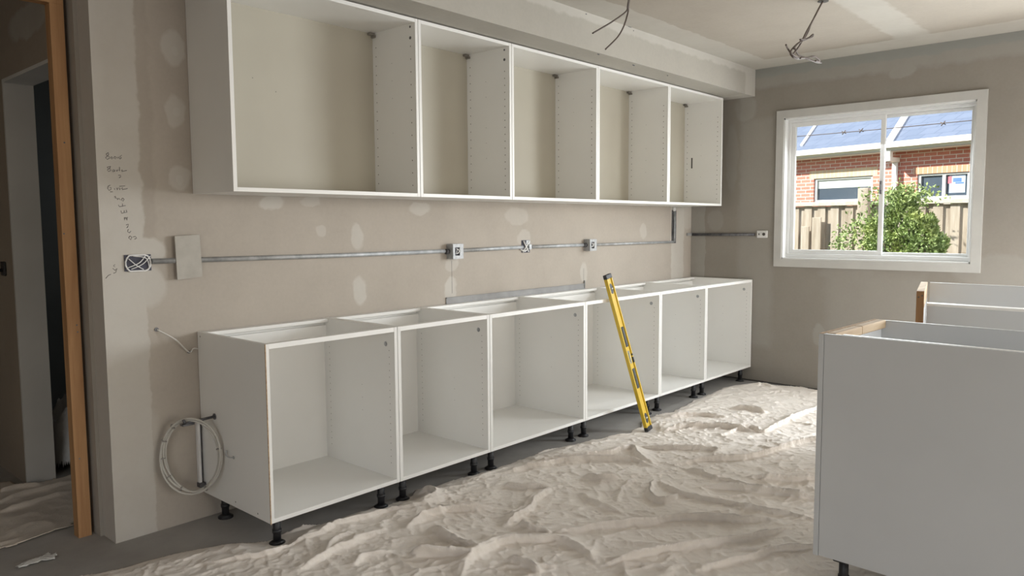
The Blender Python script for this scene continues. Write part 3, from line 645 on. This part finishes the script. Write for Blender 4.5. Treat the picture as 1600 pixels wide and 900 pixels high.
for a in (0, L - ec):
    m = MB(); m.box(-hw - .001, hw + .001, -ht - .001, ht + .001, a, a + ec, 0, .003); m.build('end_cap', BLACKP, lv)
for zc in (.085, L - .095):
    m = MB(); pts = [(.017 * math.cos(q), 0, zc + .034 * math.sin(q)) for q in np.linspace(0, 2 * math.pi, 25)[:-1]]
    m.prism([(p[0], -.0072, p[2]) for p in pts], (0, .0144, 0)); s_ = m.build('vial_window', BLACKP, lv)
    m = MB(); m.cyl((-.009, -.0085, zc), .005, .018, 'x', 12); m.build('vial', VIAL, s_)
for zc in (.335, .615):
    zc += .02; m = MB(); m.box(-.014, .016, -.0095, .0095, zc - .068, zc + .068, 0, .004); m.box(-.008, .010, -.0105, .0105, zc - .056, zc + .056, 0, .002); m.build('grip', mottled('grey_rubber', (.03, .035, .035), (.055, .06, .06), 9, .6), lv)
m = MB(); zc = .50; m.box(-.018, .006, -.009, .009, zc - .042, zc + .042, 0, .002); s_ = m.build('vial_window', mottled('smoke_plastic', (.25, .26, .22), (.3, .31, .27), 5, .3), lv)
m = MB(); m.cyl((-.005, -.0095, zc - .03), .0055, .06, 'z', 12); m.build('vial', VIAL, s_)
m = MB(); m.box(.018, hw + .0015, -ht - .001, ht + .001, zc - .045, zc - .005, 0, .003); m.box(.020, hw + .0015, -ht - .001, ht + .001, zc - .0, zc + .018, 0, .003); m.build('top_read_cutout', BLACKP, lv)

# ------------------------------------------------------------------ island units on the right
IH, IB = .953, .140
isl = thing('island_cabinet', 'tall pale grey open-topped island cabinet back-on in the right foreground', 'cabinet', (1.141, -2.395, 0), R(-2.6))
W2, DP = 1.55, .545
mb = MB(); mb.box(-.0, DP, -.0, .0185, IB - .003, IH, bev=.001); tag(mb.build('end_panel', GREYP, isl), 'end panel edge')
mb = MB(); mb.box(0, .017, -W2, -.0015, IB, IH, bev=.0012); mb.build('back_panel', GREYP, isl)
mb = MB(); mb.box(DP - .017, DP, -W2, -.0015, IB, IH, bev=.0012)
mb.disc((DP - .0176, -.055, IH - .10), .005, (-1, 0, 0), 1, 12); mb.build('front_panel', [GREYP, HOLE], isl)
mb = MB(); mb.box(.017, DP - .017, -W2, -.0015, IB, IB + .017); mb.build('bottom_panel', GREYP, isl)
mb = MB(); mb.box(.018, DP - .018, -.0165, -.0015, IB + .018, IH - .03); tag(mb.build('inner_board', mottled('bluish_white_board', (.74, .78, .82), (.78, .81, .85), 3, .4), isl), 'bright bluish white inner board')
mb = MB(); mb.box(.02, .27, -.035, -.002, IH - .030, IH + .002, 0, .003); mb.box(.273, DP - .02, -.034, -.002, IH - .030, IH + .003, 0, .003); tag(mb.build('timber_batten', PINE_P, isl), 'raw pine batten along the top of the far end')
mb = MB(); mb.box(-.0, DP, .0005, .018, IH, IH + .0012); mb.build('raw_edge', RAWCORE, isl)
mb = MB(); mb.box(.012, .030, -W2, -.06, IH - .003, IH + .001); 
for lx, ly in ((.05, -.075), (DP - .08, -.09), (.05, -1.2), (DP - .08, -1.2)): leg(isl, lx, ly, IB)
mb.build('edge_strip', EDGE, isl)

u2 = thing('island_cabinet', 'second grey open-topped island cabinet behind, with exposed timber end post', 'cabinet', (2.61, -2.345, 0))
h2 = 1.0
p0, p1 = Vector((-.012, .015, 0)), Vector((.665, .16, 0))
nrm = Vector((.04, -.035, 0))
mb = MB(); dd = (p1 - p0).normalized(); nn = Vector((dd.y, -dd.x, 0)) * .034
mb.prism([p0 + Vector((0, 0, .14)), p0 + dd * .05 + Vector((0, 0, .14)), p0 + dd * .05 + nn + Vector((0, 0, .14)), p0 + nn + Vector((0, 0, .14))], (0, 0, h2 - .14))
for z in (.965, .975):
    q = p0 + nn * (.3 if z < .97 else .7)
tag(mb.build('timber_post', PINE_D, u2), 'brown timber end post with nail holes')
mb = MB(); mb.prism([p0 + dd * .051 + Vector((0, 0, h2 - .09)), p1 + Vector((0, 0, h2 - .09)), p1 + nn + Vector((0, 0, h2 - .09)), p0 + dd * .051 + nn + Vector((0, 0, h2 - .09))], (0, 0, .09)); tag(mb.build('timber_rail', PINE_P, u2), 'pale timber top rail')
mb = MB(); mb.prism([p0 + dd * .051 + nn * .02 + Vector((0, 0, .14)), p1 + Vector((0, 0, .14)), p1 + nn + Vector((0, 0, .14)), p0 + dd * .051 + nn + Vector((0, 0, .14))], (0, 0, h2 - .091 - .14)); mb.build('end_panel', GREYP, u2)
mb = MB(); mb.disc(p0 + nn * .3 - dd * .0006 + Vector((0, 0, h2 - .03)), .004, -dd); mb.disc(p0 + nn * .75 - dd * .0006 + Vector((0, 0, h2 - .022)), .004, -dd); mb.build('nail_hole', HOLE, u2)
def skew(name, x0, x1, za, zb, ytop, m, ln=1.6):
    # panels run towards -y with the same slight turn as the island
    d = Vector((-.045, -1, 0)) * ln; mm = MB(); mm.prism([(x0, ytop(x0), za), (x1, ytop(x1), za), (x1, ytop(x1), zb), (x0, ytop(x0), zb)], d); return mm.build(name, m, u2)
yt = lambda x: -.024 + (x - .03) * (dd.y / dd.x)
skew('front_panel', .028, .046, .14, .925, yt, GREYP)
skew('front_rail', .028, .095, .9255, .938, yt, EDGE)
skew('back_panel', .645, .663, .14, h2, yt, GREYP)
mb = MB(); mb.disc((.644, -.0, h2 - .03), .004, (-1, 0, 0)); mb.disc((.644, .05, h2 - .045), .003, (-1, 0, 0)); mb.build('screw', HOLE, u2)
for lx, ly in ((.10, -.2), (.6, -.1), (.08, -1.2), (.55, -1.2)): leg(u2, lx, ly, .14)

# ------------------------------------------------------------------ doorway timber, hall things
df = thing('timber_door_frame', 'raw orange pine door frame standing at the hall opening', 'door frame', (-.475, .18, 0))
mb = MB(); mb.prism([(0, 0, 0), (.052, 0, 0), (.052, .055, 0), (0, .055, 0)], (0.0, 0, 2.265)); s_ = mb.build('stud', PINE, df)
mb = MB()
for zz in (.35, .9, 1.32, 1.7, .93): mb.disc((.02 + .02 * math.sin(zz * 9), -.0006, zz), .0035, (0, -1, 0))
mb.build('nail', DARKMET, s_)
mb = MB(); mb.box(-1.15, .052, 0, .055, 2.2655, 2.32); mb.build('header', PINE, df)
mb = MB(); mb.box(-1.15, -1.10, 0, .055, 0, 2.265); mb.build('stud', PINE, df)
h_ = at_x(8, 422, -.405)
t = thing('door_handle', 'black lever handle on the dark hall wall at the left edge', 'handle', (-.405, h_.y, h_.z))
mb = MB(); mb.cyl((0, -.0, 0), .028, -.012, 'x', 18); mb.box(-.014, 0, -.028, .028, -.03, .045, bev=.004); mb.build('rose', BLACKP, t)
mb = MB(); mb.tube([(-.012, 0, 0), (-.045, 0, 0), (-.05, .02, 0), (-.05, .12, -.004)], .009, 10); mb.build('lever', BLACKP, t)

# ------------------------------------------------------------------ cloth
def vnoise(X, Y, scale, seed):
    g = np.random.default_rng(seed).random((256, 256)); x = X * scale; y = Y * scale
    xi = np.floor(x).astype(int); yi = np.floor(y).astype(int); fx = x - xi; fy = y - yi; fx = fx * fx * fx * (fx * (6 * fx - 15) + 10); fy = fy * fy * fy * (fy * (6 * fy - 15) + 10)
    a = g[xi % 256, yi % 256]; b = g[(xi + 1) % 256, yi % 256]; c = g[xi % 256, (yi + 1) % 256]; d = g[(xi + 1) % 256, (yi + 1) % 256]
    return (a * (1 - fx) + b * fx) * (1 - fy) + (c * (1 - fx) + d * fx) * fy
def ridged(X, Y, s, seed): return (1 - np.abs(2 * vnoise(X, Y, s, seed) - 1))
def inside(X, Y, poly):
    r = np.zeros(X.shape, bool); n = len(poly)
    for i in range(n):
        (x0, y0), (x1, y1) = poly[i], poly[(i + 1) % n]
        c = ((y0 > Y) != (y1 > Y)) & (X < (x1 - x0) * (Y - y0) / (y1 - y0 + 1e-12) + x0); r ^= c
    return r
def fold(Hh, X, Y, pts, w, h, asym=1.0):
    pts = np.array(pts); n = len(pts); lens = np.r_[0, np.cumsum(np.linalg.norm(np.diff(pts, axis=0), axis=1))]; tot = lens[-1]
    best = np.full(X.shape, 1e9); sg = np.zeros(X.shape); tt = np.zeros(X.shape)
    lo = pts.min(0) - 4 * w; hi = pts.max(0) + 4 * w; m = (X > lo[0]) & (X < hi[0]) & (Y > lo[1]) & (Y < hi[1])
    x = X[m]; y = Y[m]; b = np.full(x.shape, 1e9); s = np.zeros(x.shape); tq = np.zeros(x.shape)
    for i in range(n - 1):
        a = pts[i]; d = pts[i + 1] - a; L2 = d @ d
        if L2 < 1e-10: continue
        t = np.clip(((x - a[0]) * d[0] + (y - a[1]) * d[1]) / L2, 0, 1); dx = x - a[0] - t * d[0]; dy = y - a[1] - t * d[1]; q = np.hypot(dx, dy); k = q < b
        b[k] = q[k]; s[k] = np.sign(d[0] * dy - d[1] * dx)[k]; tq[k] = ((lens[i] + t * math.sqrt(L2)) / tot)[k]
    env = np.clip(np.minimum(tq, 1 - tq) * 5, 0, 1) ** .7
    ww = np.where(s > 0, w * (1 + 1.1 * asym), w * .5); be = np.sqrt(b * b + (.18 * w) ** 2); prof = np.exp(-(be / ww) ** 1.35)
    Hh[m] = np.maximum(Hh[m], 0) * 1.0 + h * env * prof * (1 - np.clip(Hh[m] / (h * 1.5), 0, .75)) + np.minimum(Hh[m], 0)
def heightcloth(name, x0, x1, y0, y1, step, poly, hf, mat, zbase=.004, shear=.8):
    nx, ny = int((x1 - x0) / step), int((y1 - y0) / step)
    X, Y = np.meshgrid(np.linspace(x0, x1, nx), np.linspace(y0, y1, ny), indexing='ij')
    Z = hf(X, Y); jx = X + .05 * (vnoise(X, Y, 5, 90) - .5) + .02 * (vnoise(X, Y, 17, 91) - .5); jy = Y + .05 * (vnoise(X, Y, 5, 92) - .5) + .025 * (vnoise(X, Y, 17, 93) - .5)
    M = inside(jx, jy, poly)
    idx = -np.ones(X.shape, int); keep = np.zeros(X.shape, bool)
    q = M[:-1, :-1] & M[1:, :-1] & M[1:, 1:] & M[:-1, 1:]
    keep[:-1, :-1] |= q; keep[1:, :-1] |= q; keep[1:, 1:] |= q; keep[:-1, 1:] |= q
    idx[keep] = np.arange(keep.sum()); V = np.stack([X[keep], Y[keep], np.maximum(Z[keep], 0) + zbase], 1); V[:, 0] -= .74 * shear * Z[keep]; V[:, 1] -= .67 * shear * Z[keep]
    F = np.stack([idx[:-1, :-1][q], idx[1:, :-1][q], idx[1:, 1:][q], idx[:-1, 1:][q]], 1)
    me = bpy.data.meshes.new(name); me.vertices.add(len(V)); me.vertices.foreach_set('co', V.ravel()); me.loops.add(F.size); me.loops.foreach_set('vertex_index', F.ravel().astype(np.int32))
    me.polygons.add(len(F)); me.polygons.foreach_set('loop_start', np.arange(0, F.size, 4, dtype=np.int32)); me.update(calc_edges=True); me.validate()
    me.polygons.foreach_set('use_smooth', np.ones(len(F), bool)); me.materials.append(mat)
    o = bpy.data.objects.new(name, me); COL.objects.link(o); so_ = o.modifiers.new('thickness', 'SOLIDIFY'); so_.thickness = .0025; so_.offset = -1; return o
FA = """430,325 560,300 700,285 860,280 960,305|540,285 700,272 800,262 880,238 900,265 970,300|900,235 1040,240 1170,245 1180,265|1030,300 1150,280 1300,275 1450,225 1560,205 1700,190
970,345 1000,375 1100,410 1250,440 1400,470 1560,500|1060,310 1200,350 1320,380|1130,375 1250,380 1400,400 1560,420|1290,345 1420,350 1550,350|440,500 500,450 560,400 640,370|690,400 740,430 800,455 850,470
600,550 720,530 860,510 960,505 1100,490 1250,495 1400,490|260,680 330,610 420,570 560,565 660,575 760,650|170,520 240,560 340,605|100,620 200,615 320,620|830,435 850,380 900,345|430,370 520,375 600,380
480,510 530,530 580,545|760,660 900,630 1100,590 1300,560 1450,520|1180,195 1300,165 1350,180 1450,130 1560,85|960,180 1060,165 1200,165 1330,180|1230,95 1320,100 1360,110|1100,680 1200,650 1400,600 1560,590
1230,605 1400,600 1500,590|640,180 800,190 900,182|700,340 760,350 840,345|1000,130 1100,120 1220,128|960,350 940,400 990,430 1060,400|1330,15 1350,5 1380,20"""
FB = """30,490 150,480 300,460 420,410 520,375 600,340 700,310 850,270 1000,240 1140,190|440,530 520,480 600,440 700,400 820,350|560,460 600,400 700,360|1010,350 1100,410 1190,440|900,350 980,300 1100,270 1250,260
1300,340 1380,290 1440,230 1500,185|1310,165 1400,175 1500,180|1130,530 1160,470 1250,420 1350,400 1500,400|900,450 1050,455 1180,460|1300,470 1400,500 1450,530|930,195 990,185 1012,215 950,240|680,500 720,460 830,440"""
def parse(txt, sc, ox, oy):
    out = []
    for q in txt.replace('\n', '|').split('|'):
        if q.strip(): out.append([at_z(ox + float(a.split(',')[0]) / sc, oy + float(a.split(',')[1]) / sc, .012) for a in q.split()])
    return out
folds = [[(p.x, p.y) for p in catmull(f, 5)] for f in parse(FA, 2.286, 600, 600) + parse(FB, 2.667, 300, 700)]
FLAT = [(BX[0] + .065, -.52, .05), (BX[1] - .065, -.52, .05), (BX[1] + .065, -.52, .05), (2.588, -.79, .05), (1.19, -2.47, .06), (1.60, -2.50, .06), (1.14, -3.6, .06), (1.55, -3.6, .06), (2.71, -2.55, .06), (3.21, -2.45, .06), (2.69, -3.55, .06), (3.16, -3.55, .06)]
def worley(X, Y, sc, seed):
    g = np.random.default_rng(seed).random((128, 128, 3)); x = X * sc; y = Y * sc; xi = np.floor(x).astype(int); yi = np.floor(y).astype(int)
    f1 = np.full(X.shape, 9.); f2 = np.full(X.shape, 9.); v = np.zeros(X.shape)
    for a in (-1, 0, 1):
        for b in (-1, 0, 1):
            c = g[(xi + a) % 128, (yi + b) % 128]; d = np.hypot(xi + a + c[..., 0] - x, yi + b + c[..., 1] - y)
            f2 = np.where(d < f1, f1, np.minimum(f2, d)); v = np.where(d < f1, c[..., 2], v); f1 = np.minimum(f1, d)
    return f1, f2, v
def edgedist(X, Y, poly):
    r = np.full(X.shape, 9.)
    for (ax, ay), (bx, by) in zip(poly, poly[1:]):
        dx, dy = bx - ax, by - ay; t = np.clip(((X - ax) * dx + (Y - ay) * dy) / (dx * dx + dy * dy), 0, 1); r = np.minimum(r, np.hypot(X - ax - t * dx, Y - ay - t * dy))
    return r
def main_h(X, Y):
    wx = X + .12 * (vnoise(X, Y, 2.1, 1) - .5); wy = Y + .12 * (vnoise(X, Y, 2.1, 2) - .5)
    E_ = np.clip((edgedist(X, Y, poly) + .01) / .10, 0, 1) ** .6
    Z = .010 * vnoise(wx, wy, 1.7, 3) + .014
    r = random.Random(5)
    for f in folds:
        w = r.uniform(.011, .019); h = r.uniform(.034, .060); fold(Z, X + .022 * (vnoise(X, Y, 9, 31) - .5) + .010 * (vnoise(X, Y, 28, 33) - .5), Y + .022 * (vnoise(X, Y, 9, 32) - .5) + .010 * (vnoise(X, Y, 28, 34) - .5), f, w, h, r.uniform(.3, 1.3))
    for k in range(520):   # the many smaller creases between the main folds
        cx, cy = r.uniform(-1, 4.5), r.uniform(-5, -.5); a = r.gauss(-.45, .75); Ln = r.uniform(.06, .34); pts = []
        for j in range(7): pts.append((cx, cy)); cx += math.cos(a) * Ln / 6; cy += math.sin(a) * Ln / 6; a += r.gauss(0, .22)
        fold(Z, X, Y, pts, r.uniform(.005, .009), r.uniform(.004, .012), .8)
    u = wx * .85 - wy * .5; v = wx * .5 + wy * .85
    for lx, ly, rad in FLAT: Z *= np.clip((np.hypot(X - lx, Y - ly) - rad) / .09, 0, 1)
    k = np.ones_like(Z)
    for lx, ly, rad in FLAT: k *= np.clip((np.hypot(X - lx, Y - ly) - rad) / .06, .05, 1)
    for sc, sd, am, wd in ((5.5, 40, .010, .16), (11, 41, .0065, .16), (22, 42, .0030, .2)):
        U2 = u * .75 + .05 * (vnoise(X, Y, sc * .9, sd + 5) - .5); V2 = v * 1.25 + .05 * (vnoise(X, Y, sc * .9, sd + 6) - .5)
        f1, f2, vv = worley(U2 + 20, V2 + 20, sc, sd)
        Z += k * am * (np.exp(-(f2 - f1) / wd) * (.15 + vnoise(X, Y, sc * .6, sd + 7) ** 1.5 * 1.3) - .35 * (f1 < 9) * f1 * vv)
    Z += k * (.0025 * np.abs(2 * vnoise(u + .04 * vnoise(X, Y, 11, 70), v, 9, 71) - 1) + .0028 * np.abs(2 * vnoise(u, v, 21, 72) - 1))
    Z += k * .0050 * ridged(u, v * 1.7, 7, 7) ** 5 + .0042 * k * ridged(u * 1.4 + .03 * vnoise(X, Y, 20, 60), v, 14, 8) ** 4 + k * .0022 * ridged(u, v, 27, 9) ** 2 * (vnoise(X, Y, 3, 12) + .3) + .0010 * vnoise(u, v, 60, 10)
    Z = np.maximum(Z, .001) * E_
    return Z
poly = [(-.62, -.25), (-.40, -.29), (-.309, -.30), (-.096, -.371), (.03, -.455), (.224, -.50), (.641, -.515), (.80, -.51), (.87, -.47), (.95, -.52), (1.32, -.547), (1.95, -.585), (2.246, -.657), (2.45, -.72), (2.62, -.70), (2.80, -.62), (2.992, -.622), (3.12, -.66), (3.243, -.631), (3.6, -.60), (3.869, -.56), (4.10, -.55), (4.278, -.60), (4.40, -.66), (4.48, -1.0), (4.50, -1.25), (4.50, -3.96), (-.9, -3.96), (-1.25, -2.4), (-1.0, -.9)]
dc = heightcloth('drop_cloth', -1.3, 4.52, -4.0, -.24, .0060, poly, main_h, CANVAS)
tag(dc, 'large rumpled cream canvas drop cloth spread over the kitchen floor', 'drop cloth')
def hall_h(X, Y):
    Z = .012 * vnoise(X, Y, 2.3, 21) + .006 * ridged(X, Y, 7, 22) ** 3 + .004 * ridged(X, Y, 15, 23) ** 2
    for f in ([(0, 785), (40, 770), (90, 758), (122, 748)], [(0, 800), (60, 782), (118, 765)], [(30, 862), (70, 842), (122, 820)], [(0, 768), (30, 760), (70, 756)]):
        fold(Z, X, Y, [(p.x, p.y) for p in catmull([at_z(a, b, .015) for a, b in f], 5)], .022, .03, .6)
    return Z
hp_ = [(-1.2, -.1), (-.80, .27), (-.739, .298), (-.612, .33), (-.50, .335), (-.43, .345), (-.41, .40), (-.29, .42), (-.20, .6), (-.15, 1.0), (-.20, 1.10), (-.43, 1.10), (-.44, 1.25), (-1.8, 1.7), (-1.9, .3)]
tag(heightcloth('drop_cloth', -2.0, -.1, -.1, 1.8, .0105, hp_, hall_h, CANVAS_D), 'smaller dim drop cloth lying on the hall floor', 'drop cloth')
# crumpled heap of cloth in the dark room
def heap_mesh(name, c, rx, ry, h, mat, seed, n=70, label=None, cat='cloth'):
    X, Y = np.meshgrid(np.linspace(-1, 1, n), np.linspace(-1, 1, n), indexing='ij'); rr = np.hypot(X, Y); e = np.clip(1 - rr ** 2, 0, 1) ** .6
    Z = e * (.45 + .9 * ridged(X + .3 * vnoise(X + 5, Y + 5, 2, seed), Y, 2.2, seed) ** 1.5 * .7 + .35 * ridged(X, Y, 4.5, seed + 1)) * h
    me = bpy.data.meshes.new(name); V = [(c[0] + X[i, j] * rx, c[1] + Y[i, j] * ry, float(Z[i, j]) + .003) for i in range(n) for j in range(n)]
    F = [(i * n + j, (i + 1) * n + j, (i + 1) * n + j + 1, i * n + j + 1) for i in range(n - 1) for j in range(n - 1) if rr[i, j] < 1.0]
    me.from_pydata(V, [], F); me.polygons.foreach_set('use_smooth', [True] * len(F)); me.materials.append(mat)
    bm = bmesh.new(); bm.from_mesh(me); bmesh.ops.delete(bm, geom=[v for v in bm.verts if not v.link_faces], context='VERTS'); bm.to_mesh(me); bm.free()
    o = bpy.data.objects.new(name, me); COL.objects.link(o); s = o.modifiers.new('thickness', 'SOLIDIFY'); s.thickness = .003; return tag(o, label, cat)
heap_mesh('cloth_bundle', (.0, 1.40), .26, .30, .34, canvas('white_bundle_cloth', (.60, .60, .60), (.70, .70, .69)), 44, label='crumpled pale cloth heap on the floor of the dark side room')
# small white rag / glove on the concrete
mb = MB(); r = random.Random(3)
def rag(n, pts, wd):
    P_ = catmull(pts, 6); m = len(P_)
    for i in range(m - 1):
        pass
    rings = []
    for i, p in enumerate(P_):
        a = P_[max(i - 1, 0)]; b = P_[min(i + 1, m - 1)]; d = (b - a).normalized(); s = Vector((-d.y, d.x, 0)); w = wd[min(int(i / m * len(wd)), len(wd) - 1)]
        rings.append([mb.bm.verts.new(p + s * w * q + Vector((0, 0, .004 + .010 * abs(math.sin(q * 4.5 + i * .4)) * (1 - abs(q) * .6)))) for q in np.linspace(-1, 1, 9)])
    for a, b in zip(rings, rings[1:]):
        for k in range(8): f = mb.bm.faces.new((a[k], a[k + 1], b[k + 1], b[k])); f.smooth = True
g = lambda x, y: at_z(x, y, .002)
rag(0, [g(27, 889), g(42, 883), g(56, 878), g(66, 874)], [.012, .020, .024, .022, .016]); rag(1, [g(64, 876), g(70, 872), g(76, 868)], [.010, .009]); rag(2, [g(66, 876), g(76, 875), g(86, 873)], [.012, .018, .014]); rag(3, [g(70, 874), g(80, 872), g(88, 869)], [.005, .008, .005])
o = tag(mb.build('work_glove', WRAG), 'crumpled white work glove lying on the concrete by the doorway', 'glove'); s_ = o.modifiers.new('thickness', 'SOLIDIFY'); s_.thickness = .002
